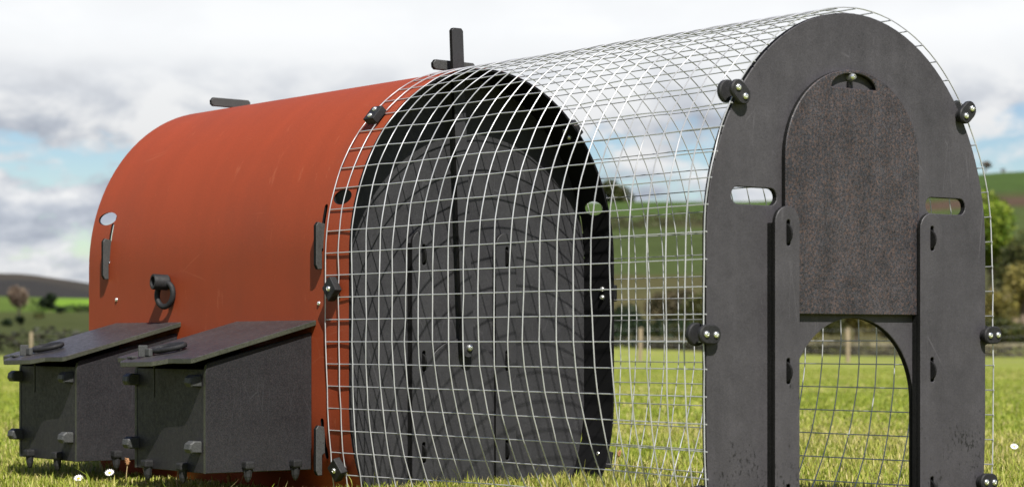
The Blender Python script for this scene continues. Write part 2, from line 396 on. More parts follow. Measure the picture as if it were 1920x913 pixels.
def terrain(x, y):
    """ground height at world x, y"""
    dx, dy = x - CAM.x, y - CAM.y
    d = dx * FWD.x + dy * FWD.y; l = dx * RIGHT.x + dy * RIGHT.y
    r = np.hypot(dx, dy); a = np.arctan2(l, d)
    px = 960 + F_PX * np.tan(np.clip(a, -1.2, 1.2))
    px = np.where(np.abs(a) > 1.2, np.where(a > 0, 4000, -4000), px)
    w = sstep(150, 1100, px)
    zl = np.interp(r, LP[:, 0], LP[:, 1]); zr = np.interp(r, RP[:, 0], RP[:, 1])
    zl = zl * np.where(r > 700, 1 - 0.16 * sstep(30, 230, px), 1.0)
    zr = zr * np.where(r > 130, 1 + 0.17 * sstep(1400, 1900, px), 1.0)
    z = zl * (1 - w) + zr * w
    big = (fbm(x * 0.004 + 9, y * 0.004 + 4, 3) - .5) * sstep(600, 1200, r) * 14 * (1 - w)
    sm = (fbm(x * 0.03, y * 0.03, 8) - .5) * sstep(110, 260, r) * 1.6 + (fbm(x * 0.45, y * 0.45, 5) - .5) * 0.035 * sstep(6, 11, r)
    return z + big + sm
def at(px, depth):
    p = CAM + FWD * depth + RIGHT * ((px - 960) / F_PX * depth)
    return Vector((p.x, p.y, float(terrain(np.array([p.x]), np.array([p.y]))[0])))
def make_ground():
    fine = np.radians(np.arange(-17, 17.01, 0.2)); coarse = np.radians(np.arange(20, 340.1, 5))
    ang = np.concatenate([fine, coarse])
    rad = np.unique(np.concatenate([np.linspace(0.4, 12, 40), np.geomspace(12, 130, 70), np.linspace(130, 650, 130), np.geomspace(650, 4200, 70)]))
    A, Rr = np.meshgrid(ang, rad)
    X = CAM.x + Rr * (np.cos(A) * FWD.x + np.sin(A) * RIGHT.x); Y = CAM.y + Rr * (np.cos(A) * FWD.y + np.sin(A) * RIGHT.y)
    Z = terrain(X, Y)
    px = 960 + F_PX * np.tan(np.clip(np.where(A > np.pi, A - 2 * np.pi, A), -1.2, 1.2))
    # field colours (plain surface colours: pasture, mown field, rough grazing, ploughed strip, moor)
    def L(c, k=0.62): return np.array(lin(*c)) * k
    n = fbm(X * 0.05, Y * 0.05, 21); n2 = fbm(X * 0.35, Y * 0.35, 31); n3 = fbm(X * 0.012 + 3, Y * 0.012, 41)
    def mixa(c0, c1, t): return c0 * (1 - t[..., None]) + c1 * t[..., None]
    near = mixa(np.broadcast_to(L((164, 174, 76)), X.shape + (3,)), L((182, 182, 94)), sstep(.45, .68, n2 * .6 + n * .4))
    near = mixa(near, L((148, 166, 68)), sstep(.55, .7, n) * .6)
    w = sstep(150, 1100, px)
    left = np.broadcast_to(L((84, 92, 44)), X.shape + (3,))
    left = mixa(left, L((138, 178, 56)), sstep(355, 375, Rr + 60 * (n3 - .5)) * (1 - sstep(700, 760, Rr)) * (.35 + .65 * sstep(60, 110, px)))
    moor = mixa(np.broadcast_to(L((66, 64, 60)), X.shape + (3,)), L((92, 84, 70)), sstep(.4, .7, n3))
    left = mixa(left, moor, sstep(660, 720, Rr))
    right = mixa(np.broadcast_to(L((104, 98, 58)), X.shape + (3,)), L((90, 92, 54)), sstep(.4, .62, n3))
    right = mixa(right, L((88, 102, 50)), sstep(225, 240, Rr + 40 * (n - .5)))
    right = mixa(right, L((104, 84, 66)), sstep(330, 340, Rr) * (1 - sstep(352, 372, Rr)) * sstep(1150, 1500, px))
    right = mixa(right, L((86, 110, 48)), sstep(375, 385, Rr))
    far = mixa(left, right, w) * 0.95
    col = mixa(near, far, sstep(118, 132, Rr))
    nA, nR = len(ang), len(rad); N = nA * nR
    V = np.stack([X, Y, Z], -1).reshape(-1, 3)
    i, j = np.meshgrid(np.arange(nR - 1), np.arange(nA), indexing='ij'); j2 = (j + 1) % nA
    Fq = np.stack([i * nA + j, i * nA + j2, (i + 1) * nA + j2, (i + 1) * nA + j], -1).reshape(-1, 4)
    me = bpy.data.meshes.new('ground')
    faces = Fq.tolist(); c0 = N; faces += [[c0, (k + 1) % nA, k] for k in range(nA)]
    V = np.vstack([V, [[CAM.x, CAM.y, 0]]])
    me.from_pydata(V.tolist(), [], faces); me.polygons.foreach_set('use_smooth', [True] * len(me.polygons))
    cl = np.ones((N + 1, 4)); cl[:N, :3] = col.reshape(-1, 3); cl[N, :3] = col.reshape(-1, 3)[0]
    at_ = me.color_attributes.new('Col', 'FLOAT_COLOR', 'POINT'); at_.data.foreach_set('color', cl.ravel())
    me.materials.append(M_GROUND); me.update()
    bm = bmesh.new(); bm.from_mesh(me); bmesh.ops.recalc_face_normals(bm, faces=bm.faces[:])
    if sum(f.normal.z for f in bm.faces) < 0: bmesh.ops.reverse_faces(bm, faces=bm.faces[:])
    bm.to_mesh(me); bm.free()
    o = bpy.data.objects.new('ground', me); link(o); o['kind'] = 'structure'; return o
make_ground()

# ------------------------------------------------------------------ the arch profile shared by house, run and end panels
A_, B_, ZC, TOP = 0.374, 0.430, 0.537, 0.967
def profile(off=0.0, n=40, zb=0.0, inset=0.03, curve=True):
    """(y, z) points from the near foot (negative y) over the top to the far foot"""
    pts = []
    low = np.linspace(zb, ZC, 15)[:-1]
    for z in low: pts.append((-(A_ + off - (inset * max(0, (0.2 - z) / 0.2) ** 2 if curve else 0)), z))
    for k in range(n + 1):
        t = math.pi * k / n; pts.append((-(A_ + off) * math.cos(t), ZC + (B_ + off) * math.sin(t)))
    for z in low[::-1]: pts.append((A_ + off - (inset * max(0, (0.2 - z) / 0.2) ** 2 if curve else 0), z))
    return [(y + YC, z) for y, z in pts]
YC = -0.004
def arc(pts):
    s = [0.0]
    for a, b in zip(pts, pts[1:]): s.append(s[-1] + math.dist(a, b))
    return np.array(s)
def stadium(cu, cv, hu, hv, n=8):
    """rounded slot outline"""
    r = min(hu, hv); pts = []
    if hu >= hv:
        for k in range(n + 1): a = -math.pi / 2 + math.pi * k / n; pts.append((cu + hu - r + r * math.cos(a), cv + r * math.sin(a)))
        for k in range(n + 1): a = math.pi / 2 + math.pi * k / n; pts.append((cu - hu + r + r * math.cos(a), cv + r * math.sin(a)))
    else:
        for k in range(n + 1): a = math.pi * k / n; pts.append((cu + r * math.cos(a), cv + hv - r + r * math.sin(a)))
        for k in range(n + 1): a = math.pi + math.pi * k / n; pts.append((cu + r * math.cos(a), cv - hv + r + r * math.sin(a)))
    return pts
def archdoor(cu, half, zb, zt, b, n=24):
    zc = zt - b
    return [(cu + half, zb)] + [(cu + half * math.cos(math.pi * k / n), zc + b * math.sin(math.pi * k / n)) for k in range(n + 1)] + [(cu - half, zb)]
XP = lambda x0: (lambda u, v, w: (x0 + w, u, v))       # board standing across the tunnel

def bolt_head(mb, c, ax, r=0.0062, h=0.0045, m=0):
    mb.lathe(c, ax, [(0, r), (h * 0.45, r), (h * 0.8, r * 0.82), (h, r * 0.5), (h, r * 0.42), (h * 0.55, r * 0.34)], 14, m)

# ------------------------------------------------------------------ hen house
X_FRONT, X_BACK = -1.165, -2.420
X_IN, X_INB = -1.270, -2.302              # front faces of the two end boards
house = thing('hen_house', (-1.8, YC, 0), 'arched hen house with red plastic shell and two black nest boxes on its side', 'hen house')
def make_shell():
    outp, inp = profile(0.006, 48, inset=0.045), profile(0.001, 48, inset=0.045)
    xs = np.linspace(X_FRONT, X_BACK, 26)
    n = len(outp); bm = bmesh.new()
    go = [[bm.verts.new((x - (-1.8), p[0] - YC, p[1])) for p in outp] for x in xs]
    gi = [[bm.verts.new((x - (-1.8), p[0] - YC, p[1])) for p in inp] for x in xs]
    for i in range(len(xs) - 1):
        for k in range(n - 1):
            bm.faces.new((go[i][k], go[i][k + 1], go[i + 1][k + 1], go[i + 1][k])).material_index = 0
            bm.faces.new((gi[i][k + 1], gi[i][k], gi[i + 1][k], gi[i + 1][k + 1])).material_index = 1
    for i, s in ((0, 1), (len(xs) - 1, -1)):
        for k in range(n - 1): bm.faces.new((go[i][k], gi[i][k], gi[i][k + 1], go[i][k + 1])).material_index = 1
    for i in range(len(xs) - 1):
        for k in (0, n - 1): bm.faces.new((go[i][k], go[i + 1][k], gi[i + 1][k], gi[i][k])).material_index = 0
    bmesh.ops.recalc_face_normals(bm, faces=bm.faces[:])
    me = bpy.data.meshes.new('shell'); bm.to_mesh(me); bm.free()
    me.materials.append(M_RED); me.materials.append(M_INNER)
    o = bpy.data.objects.new('shell', me); link(o, house, WPOS[house.name])
    # cut the finger holes and the tab slots through both side walls, and the slot for the lift bar in the roof
    cm = MB()
    PY = lambda y0: (lambda u, v, w: (u, y0 + w, v))
    for y0 in (-0.45, 0.28):
        for xx, hu in ((-1.217, 0.036), (-2.347, 0.050)): cm.prism([[(xx + hu * math.cos(k * math.pi / 16), 0.667 + 0.017 * math.sin(k * math.pi / 16)) for k in range(32)]], PY(y0), 0.16, 0.0005)
        for xx in (X_IN - 0.007, X_INB - 0.007):
            cm.prism([stadium(xx, 0.600, 0.0068, 0.054)], PY(y0), 0.16, 0.0005)
            cm.prism([stadium(xx, 0.128, 0.0068, 0.046 if y0 < 0 else 0.03)], PY(y0), 0.16, 0.0005)
    cut = cm.build('cutter', M_BLACK)
    bo = o.modifiers.new('holes', 'BOOLEAN'); bo.operation = 'DIFFERENCE'; bo.solver = 'EXACT'; bo.object = cut
    bpy.context.view_layer.update()
    dg = bpy.context.evaluated_depsgraph_get()
    nm = bpy.data.meshes.new_from_object(o.evaluated_get(dg)); nm.name = 'shell_cut'
    o.modifiers.clear(); o.data = nm
    bpy.data.objects.remove(cut)
    bm = bmesh.new(); bm.from_mesh(nm); finish(bm, nm, 32)
    return o
make_shell()

def end_board(name, x_face, parent, loops, mats):
    mb = MB(); mb.prism(loops, XP(x_face - 0.013), 0.013, 0.0012); return mb.build(name, mats, parent)
inner = profile(-0.001, 40, 0.0, inset=0.045)
end_board('end_panel', X_IN, house, [inner, archdoor(YC, 0.098, 0.03, 0.335, 0.098)], [M_BOARD, M_EDGE])
end_board('end_panel', X_INB, house, [inner], [M_BOARD, M_EDGE])
# pop door, its rails and the lift bar, standing in front of the inner end panel
mb = MB(); mb.prism([archdoor(YC - 0.004, 0.112, 0.01, 0.352, 0.112)], XP(X_IN + 0.001), 0.011, 0.0012); mb.build('pop_door', [M_BOARD, M_EDGE], house)
def rail(parent, ya, yb, x0, zb, zt, slots, mats, spacer_side, gap=0.012, t=0.010):
    """guide rail: an outer plate with slots, held off the panel by a spacer strip"""
    mb = MB(); yc, h = (ya + yb) / 2, (yb - ya) / 2
    out = [(yb, zb)] + [(yc + h * math.cos(math.pi * k / 12), zt - h + h * math.sin(math.pi * k / 12)) for k in range(13)] + [(ya, zb)]
    mb.prism([out] + [stadium(yc + 0.002, z, 0.0048, 0.024) for z in slots], XP(x0 + gap + 0.0005), t, 0.0012)
    sa, sb = (ya + 0.001, ya + 0.016) if spacer_side < 0 else (yb - 0.016, yb - 0.001)
    mb.prism([[(sa, zb), (sb, zb), (sb, zt - h), (sa, zt - h)]], XP(x0 + 0.0005), gap - 0.0005, 0.0004, 1, 1)
    o = mb.build('guide_rail', mats, parent)
    for z in slots:
        tb = MB(); pts = [(x0 + gap - 0.004, z + 0.021)] + [(x0 + gap + 0.001 + 0.020 * math.sin(math.pi * k / 10), z + 0.020 * math.cos(math.pi * k / 10) - 0.002) for k in range(11)] + [(x0 + gap - 0.004, z - 0.023)]
        tb.prism([pts], lambda u, v, w: (u, yc - 0.0005 + w, v), 0.0042, 0.0008, 1, 1)
        tb.build('rail_tab', [M_BOARD, M_EDGE], o)
    return o
rail(house, YC - 0.152, YC - 0.092, X_IN, 0.008, 0.602, (0.545, 0.30, 0.09), [M_BOARD, M_EDGE], -1)
rail(house, YC + 0.088, YC + 0.148, X_IN, 0.008, 0.602, (0.545, 0.30, 0.09), [M_BOARD, M_EDGE], 1)
mb = MB()
bar_y = lambda z: -0.008 - 0.030 * (z - 0.33) / 0.73
bo_ = [(bar_y(0.315) + 0.017 * math.cos(math.pi + math.pi * k / 8), 0.325 + 0.017 * math.sin(math.pi + math.pi * k / 8)) for k in range(9)]
bo_ += [(bar_y(1.07) + 0.016, 1.066), (bar_y(1.07) + 0.011, 1.072), (bar_y(1.07) - 0.011, 1.072), (bar_y(1.07) - 0.016, 1.066)]
mb.prism([bo_], XP(X_IN + 0.0235), 0.013, 0.0012)
bar = mb.build('lift_bar', [M_BOARD, M_EDGE], house)
mb = MB(); bolt_head(mb, (X_IN + 0.0362, bar_y(0.33) + 0.003, 0.331), (1, 0, 0), 0.008, 0.008)
mb.lathe((X_IN + 0.0122, bar_y(0.33) + 0.003, 0.331), (1, 0, 0), [(0, 0.004), (0.0115, 0.004)], 8); mb.build('bolt', M_BOLT, bar, smooth=40)
# locking tabs of the end panels that stick out through the shell
def side_tab(x, z0, z1, s):
    mb = MB(); w0 = A_ + 0.0005; p = 0.0235
    pts = [(w0, z1 - 0.004), (w0 + p - 0.006, z1), (w0 + p, z1 - 0.008), (w0 + p, z0 + 0.010), (w0 + p - 0.005, z0), (w0 + 0.0075, z0), (w0 + 0.0075, z0 + 0.045), (w0, z0 + 0.05)]
    mb.prism([[(YC + s * u, v) for u, v in pts]], XP(x - 0.0125), 0.012, 0.0012); mb.build('locking_tab', [M_TAB, M_EDGE], house)
for x in (X_IN, X_INB):
    for s in (-1, 1):
        side_tab(x, 0.507, 0.613, s); side_tab(x, 0.046, 0.158, s)
    mb = MB(); zt = TOP + 0.0065
    pts = [(YC + 0.040, zt - 0.02), (YC + 0.044, zt + 0.020), (YC + 0.038, zt + 0.026), (YC - 0.070, zt + 0.027), (YC - 0.077, zt + 0.019), (YC - 0.076, zt + 0.009), (YC - 0.070, zt + 0.004), (YC + 0.004, zt + 0.003), (YC + 0.004, zt - 0.02)]
    mb.prism([pts], XP(x - 0.0125), 0.012, 0.0012); mb.build('locking_tab', [M_TAB, M_EDGE], house)
# turn knob with its ring, high on the side wall
WALL = YC - A_ - 0.006
mb = MB(); mb.lathe((-1.985, WALL - 0.001, 0.492), (-0.12, -1, 0.05), [(0, 0.016), (0.004, 0.0195), (0.040, 0.0195), (0.042, 0.0185), (0.042, 0.014), (0.012, 0.0125)], 22)
kn = mb.build('turn_knob', M_BLACK, house, smooth=40)
mb = MB(); mb.torus((-1.978, WALL - 0.014, 0.462), (0.95, 0.30, 0.0), (0.02, 0.05, 1.0), 0.027, 0.0072, Ry=0.030); mb.build('ring', M_BLACK, kn, smooth=60)
for (x, z) in ((-2.262, 0.4535), (-1.2875, 0.4310)):
    mb = MB(); bolt_head(mb, (x, WALL + 0.0005, z), (0, -1, 0), 0.0052, 0.004); mb.build('screw', M_BOLT, house, smooth=40)

# ---- nest boxes
def nest_box(x1, wd=0.330):
    x0 = x1 - wd; yf, yb = -0.657, WALL - 0.0005; zb = 0.057; t = 0.012
    zfront, zback = 0.297, 0.366                                 # tops of the side boards under the lid
    o = MB(); o.box(((x0 + x1) / 2, (yf + yb) / 2 + 0.002, zb + 0.014), (wd - 0.028, yb - yf - 0.018, 0.010), 0)
    body = o.build('nest_box', [M_BOX], house, loc=((x0 + x1) / 2, (yf + yb) / 2, zb))
    for x in (x0, x1 - t):
        mb = MB(); mb.prism([[(yf, zb), (yb, zb), (yb, zback), (yf + 0.012, zfront + 0.003), (yf + 0.003, zfront - 0.003), (yf, zfront - 0.02)]], XP(x), t, 0.0014)
        mb.build('side_panel', [M_BOX, M_LIDEDGE], body)
    mb = MB(); mb.prism([[(x0 + t + 0.0005, zb), (x1 - t - 0.0005, zb), (x1 - t - 0.0005, zfront - 0.012), (x0 + t + 0.0005, zfront - 0.012)]],
                        lambda u, v, w: (u, yf + 0.012 - w, v), 0.011, 0.0012); mb.build('front_panel', [M_BOX, M_EDGE], body)
    # sloping lid with a tongue and a curved front edge
    a = math.atan2(0.395 - 0.309, 0.323); ca, sa = math.cos(a), math.sin(a)
    LP_ = lambda u, v, w: (u, -0.378 - v * ca + (w) * -sa * 0 , 0.383 - v * sa + w)   # u along x, v down the slope, w up
    lx0, lx1 = x0 - 0.005, x1 + 0.017; e = 0.322 / ca
    m_ = (lx0 + lx1) / 2; pts = [(lx0, 0.0), (lx1, 0.0), (lx1, e - 0.006), (lx1 - 0.006, e)]
    tl, tr = lx0 + 0.072, lx0 + 0.232
    pts += [(lx1 - 0.035, e + 0.001), (tr + 0.035, e + 0.002), (tr + 0.018, e + 0.004), (tr + 0.004, e + 0.016), (tr - 0.014, e + 0.028)]
    pts += [(tl + 0.022, e + 0.037), (tl + 0.008, e + 0.034), (tl, e + 0.022), (tl - 0.005, e + 0.006), (tl - 0.014, e + 0.001), (lx0 + 0.006, e), (lx0, e - 0.006)]
    mb = MB(); mb.prism([pts], LP_, 0.012, 0.0014); lid = mb.build('lid', [M_LID, M_LIDEDGE], body)
    up = Vector((0, 0, 1)); dn = Vector((0, -ca, -sa)); nrm = Vector((0, -sa, ca))
    lidpt = lambda x, v, h: Vector((x, -0.378 - v * ca, 0.3955 - v * sa)) + nrm * h
    # latch: a flat ring lying on the lid and an upright plate pinned through the tongue
    mb = MB(); mb.torus(lidpt(tl + 0.085, e - 0.052, 0.009), (0.93, 0.34, 0.10), nrm.cross(Vector((0.93, 0.34, 0.10))), 0.044, 0.0062, 30, 8, Ry=0.026)
    mb.torus(lidpt(tl + 0.085, e - 0.052, 0.009), (0.93, 0.34, 0.10), nrm.cross(Vector((0.93, 0.34, 0.10))), 0.030, 0.0040, 30, 6, Ry=0.014)
    mb.build('latch_ring', [M_BLACK], body, smooth=60)
    mb = MB(); q = lidpt(tl + 0.050, e - 0.006, 0.013)
    mb.box(q, (0.006, 0.022, 0.027), 0, None, 0.002); mb.box(q + Vector((0.012, 0.008, -0.003)), (0.022, 0.010, 0.018), 0, None, 0.003)
    mb.box(lidpt(tl + 0.018, e + 0.008, 0.0025), (0.026, 0.014, 0.005), 0, None, 0.0015)
    mb.box((q.x, yf - 0.012, zfront - 0.042), (0.0022, 0.004, 0.070), 0)
    mb.build('latch_plate', [M_TAB], body)
    # tabs that lock the boards together
    def tab(c, d):
        k = MB(); k.box(c, d, 0, None, 0.0045)
        return k
    for z in (0.258, 0.113):
        for x, sgn in ((x0 + 0.004, -1), (x1 - 0.036, 1)):
            k = MB(); yt = yf + 0.004
            zz = z; pr = [(yt, zz - 0.013), (yt, zz + 0.014), (yt - 0.020, zz + 0.015), (yt - 0.030, zz + 0.008), (yt - 0.032, zz - 0.003), (yt - 0.026, zz - 0.012)]
            k.prism([pr], (lambda xx: (lambda u, v, w: (xx - 0.015 + w, u, v)))(x), 0.030, 0.003)
            k.build('locking_tab', [M_TAB, M_TAB], body)
    def under(c, nx, ny):
        k = MB(); k.box(c, (0.024 if ny else 0.026, 0.026 if ny else 0.024, 0.017), 0, None, 0.004)
        pz = c[2] - 0.013
        k.lathe((c[0], c[1], pz), (0, 0, -1), [(-0.006, 0.0105), (0.012, 0.009), (0.020, 0.006), (0.025, 0.0025)], 8)
        k.build('foot_tab', [M_BLACK], body)
    for x in (x0 + 0.075, x1 - 0.092): under((x, yf - 0.006, zb + 0.012), 0, 1)
    for y in (-0.555, -0.432): under((x1 + 0.006, y, zb + 0.016), 1, 0)
    return body
nest_box(-1.317); nest_box(-1.940, 0.322)

# ------------------------------------------------------------------ wire run
run = thing('wire_run', (-0.62, YC, 0), 'tunnel shaped run of galvanised wire mesh with dark arched end panel and raised door', 'chicken run')
def make_wires():
    pts = profile(0.0095, 64, zb=-0.004, inset=0.012); s = arc(pts); P = np.array(pts)
    at_s = lambda q: np.array([np.interp(q, s, P[:, 0]), np.interp(q, s, P[:, 1])])
    s_ref = float(np.interp(0.345, P[:20, 1], s[:20])); L_ = s[-1]
    s_far = L_ - float(np.interp(0.347, P[:20, 1], s[:20]))
    nrow = round((s_far - s_ref) / 0.05); pitch = (s_far - s_ref) / nrow
    kmin = -int((s_ref - 0.002) / pitch); kmax = nrow + int((L_ - s_far - 0.002) / pitch)
    rows = [s_ref + k * pitch for k in range(kmin, kmax + 1)]
    hx = [0.004 - i * 1.254 / 24 for i in range(25)]
    rng = np.random.default_rng(5)
    ph = rng.uniform(0, 6.28, 12)
    jit = rng.normal(0, 0.0007, (25, len(rows), 2))
    def node(i, j):
        q = rows[j]; y, z = at_s(q); e = 0.004
        a, b = at_s(min(q + e, L_)), at_s(max(q - e, 0)); t = (a - b) / np.linalg.norm(a - b); nrm = np.array([-t[1], t[0]])
        x = hx[i]; free = math.sin(math.pi * min(1, max(0, -x / 1.165)))
        bulge = 0.004 * free * math.sin(q * 7 + ph[0]) + 0.0018 * math.sin(i * 0.8 + q * 5 + ph[1]) + 0.0011 * math.sin(i * 1.9 + ph[2] + q * 11)
        if x < -1.13: bulge = abs(bulge) * 0.3
        if i < 4: bulge = bulge * (0.15 + 0.2 * i)
        if z > 0.8: bulge *= max(0.25, 1 - (z - 0.8) * 5)
        if z < 0.7 and i < 8 and y > 0: bulge += 0.005 * (1 - i / 8)
        if z < 0.345: y -= math.copysign(1, y - YC) * (0.010 + 0.060 * free) * (max(0, -x) > 0.02) * ((0.345 - z) / 0.285) ** 1.7
        y += nrm[0] * bulge; z += nrm[1] * bulge
        xo = 0.0016 * math.sin(q * 9 + i * 0.7 + ph[3]) + 0.0022 * math.sin(q * 3.1 + i * 0.35 + ph[4])
        return Vector((x + xo + jit[i, j, 0], y + jit[i, j, 1], z)), Vector((0, nrm[0], nrm[1]))
    G = [[node(i, j) for j in range(len(rows))] for i in range(25)]
    R_ = 0.0013
    def tube(name, pts, r):
        mb = MB(); mb.tube(pts, r, 6); return mb.build(name, M_WIRE, run, loc=pts[len(pts) // 2], smooth=60, weld=0)
    for i in range(25):          # hoops lie outside the long wires
        line = [G[i][j][0] + G[i][j][1] * R_ * 0.9 for j in range(len(rows))]
        out = []
        for j in range(len(line) - 1):      # keep the arch round between welds
            a, b = line[j], line[j + 1]; out.append(a)
            q = (rows[j] + rows[j + 1]) / 2; y, z = at_s(q); m_ = (a + b) / 2
            ya, za = at_s(rows[j]); yb, zb = at_s(rows[j + 1])
            out.append(m_ + Vector((0, y - (ya + yb) / 2, z - (za + zb) / 2)) * 0.8)
        out.append(line[-1]); tube('hoop_wire', out, R_)
    for j in range(len(rows)):
        a, b = G[0][j], G[24][j]
        line = [G[i][j][0] - G[i][j][1] * R_ * 0.9 for i in range(25)]
        line = [line[0] + Vector((0.004, 0, 0))] + line + [line[-1] - Vector((0.004, 0, 0))]
        tube('length_wire', line, R_)
make_wires()
# end panel with arched opening and two hand slots
pp = profile(0.0, 48, zb=0.0, inset=0.012)
mb = MB(); mb.prism([pp, archdoor(YC, 0.165, 0.02, 0.390, 0.160, 30), stadium(YC - 0.257, 0.611, 0.057, 0.0158), stadium(YC + 0.257, 0.611, 0.057, 0.0158)], XP(-0.013), 0.013, 0.0012)
mb.build('end_panel', [M_PANEL, M_EDGE], run)
DY = YC - 0.010
hole = [(DY + 0.060 * math.cos(math.pi * k / 16), 0.823 + 0.0285 * math.sin(math.pi * k / 16)) for k in range(17)]
mb = MB(); mb.prism([archdoor(DY, 0.179, 0.396, 0.858, 0.170, 36), hole], XP(0.0006), 0.0115, 0.0016)
mb.build('door', [M_DOOR, M_EDGE], run)
mb = MB(); bolt_head(mb, (0.0005, DY - 0.003, 0.845), (1, 0, 0), 0.0075, 0.016); mb.box((0.003, DY - 0.006, 0.829), (0.005, 0.006, 0.012), 1)
mb.build('door_bolt', [M_BOLT, M_EDGE], run, smooth=40)
rail(run, YC - 0.226, YC - 0.164, 0.0, 0.006, 0.594, (0.545, 0.291, 0.06), [M_PANEL, M_EDGE], -1, 0.013, 0.010)
rail(run, YC + 0.160, YC + 0.222, 0.0, 0.006, 0.594, (0.545, 0.291, 0.06), [M_PANEL, M_EDGE], -1, 0.013, 0.010)
# round clips that grip the mesh on the end panel
def panel_clip(y, z, ang):
    """two discs either side of the end hoop, bolted through; ang: direction of the bolt pair in the y-z plane"""
    ca, sa = math.cos(ang), math.sin(ang)
    R2 = lambda u, v: (y + u * ca - v * sa, z + u * sa + v * ca)
    P = lambda x0: (lambda u, v, w: (x0 + w, *R2(u, v)))
    mb = MB(); mb.prism([stadium(0, 0, 0.0255, 0.0175, 10)], P(0.0075), 0.010, 0.0022, 0, 0)
    mb.prism([stadium(-0.011, 0, 0.0125, 0.0125, 10)], P(0.0005), 0.007, 0.0005, 0, 0)
    mb.prism([stadium(0.005, 0, 0.0215, 0.0212, 12)], P(-0.0235), 0.011, 0.0022, 0, 0)
    c = mb.build('mesh_clip', [M_BLACK], run, smooth=35)
    for u in (-0.0115, 0.0115):
        k = MB(); bolt_head(k, (0.0174, *R2(u, 0)), (1, 0, 0), 0.0060, 0.0045); k.build('bolt', M_BOLT, c, smooth=40)
def edge(z): 
    p = profile(0.004, 64); k = min(range(len(p) // 2), key=lambda i: abs(p[i][1] - z)); return -(p[k][0] - YC)
for s in (-1, 1):
    for z, da in ((0.797, 0.72), (0.358, 0.04), (0.066, -0.05)):
        w_ = edge(z) + 0.001
        panel_clip(YC + s * w_, z, da if s > 0 else math.pi - da)
# block clips that bolt the mesh down on the red shell
def block_clip(q, x, twist, two):
    pts = profile(0.006, 64, inset=0.03); ss = arc(pts); P = np.array(pts)
    g_ = lambda v: np.array([np.interp(v, ss, P[:, 0]), np.interp(v, ss, P[:, 1])])
    a, b = g_(q - 0.01), g_(q + 0.01); t = (b - a) / np.linalg.norm(b - a); n = np.array([-t[1], t[0]]); c = g_(q)
    T = Vector((0, t[0], t[1])); N = Vector((0, n[0], n[1])); Xv = Vector((1, 0, 0))
    ux = Xv * math.cos(twist) + T * math.sin(twist); uy = -Xv * math.sin(twist) + T * math.cos(twist)
    rot = Matrix((ux, uy, N)).transposed()
    base = Vector((x, c[0], c[1]))
    mb = MB(); mb.box(base + N * 0.0135, (0.040, 0.040, 0.018), 0, rot, 0.0025)
    cl = mb.build('block_clip', [M_BLACK], run)
    for u in ((-0.010, 0.010) if two else (0.0,)):
        k = MB(); bolt_head(k, base + N * 0.0223 + uy * u, tuple(N), 0.0062, 0.004); k.build('bolt', M_BOLT, cl, smooth=40)
        k = MB(); bolt_head(k, base - N * 0.0058 + uy * u, tuple(-N), 0.0062, 0.007); k.build('bolt', M_BOLT, cl, smooth=40)
pr_ = profile(0.006, 64, inset=0.03); ss_ = arc(pr_); Pz = np.array(pr_)
for (z, tw, two) in ((0.845, 0.0, True), (0.462, 0.70, False), (0.064, 0.62, False)):
    q = float(np.interp(z, Pz[:len(pr_) // 2, 1], ss_[:len(pr_) // 2]))
    block_clip(q, -1.213, tw, two); block_clip(ss_[-1] - q, -1.200, 0.0, True)

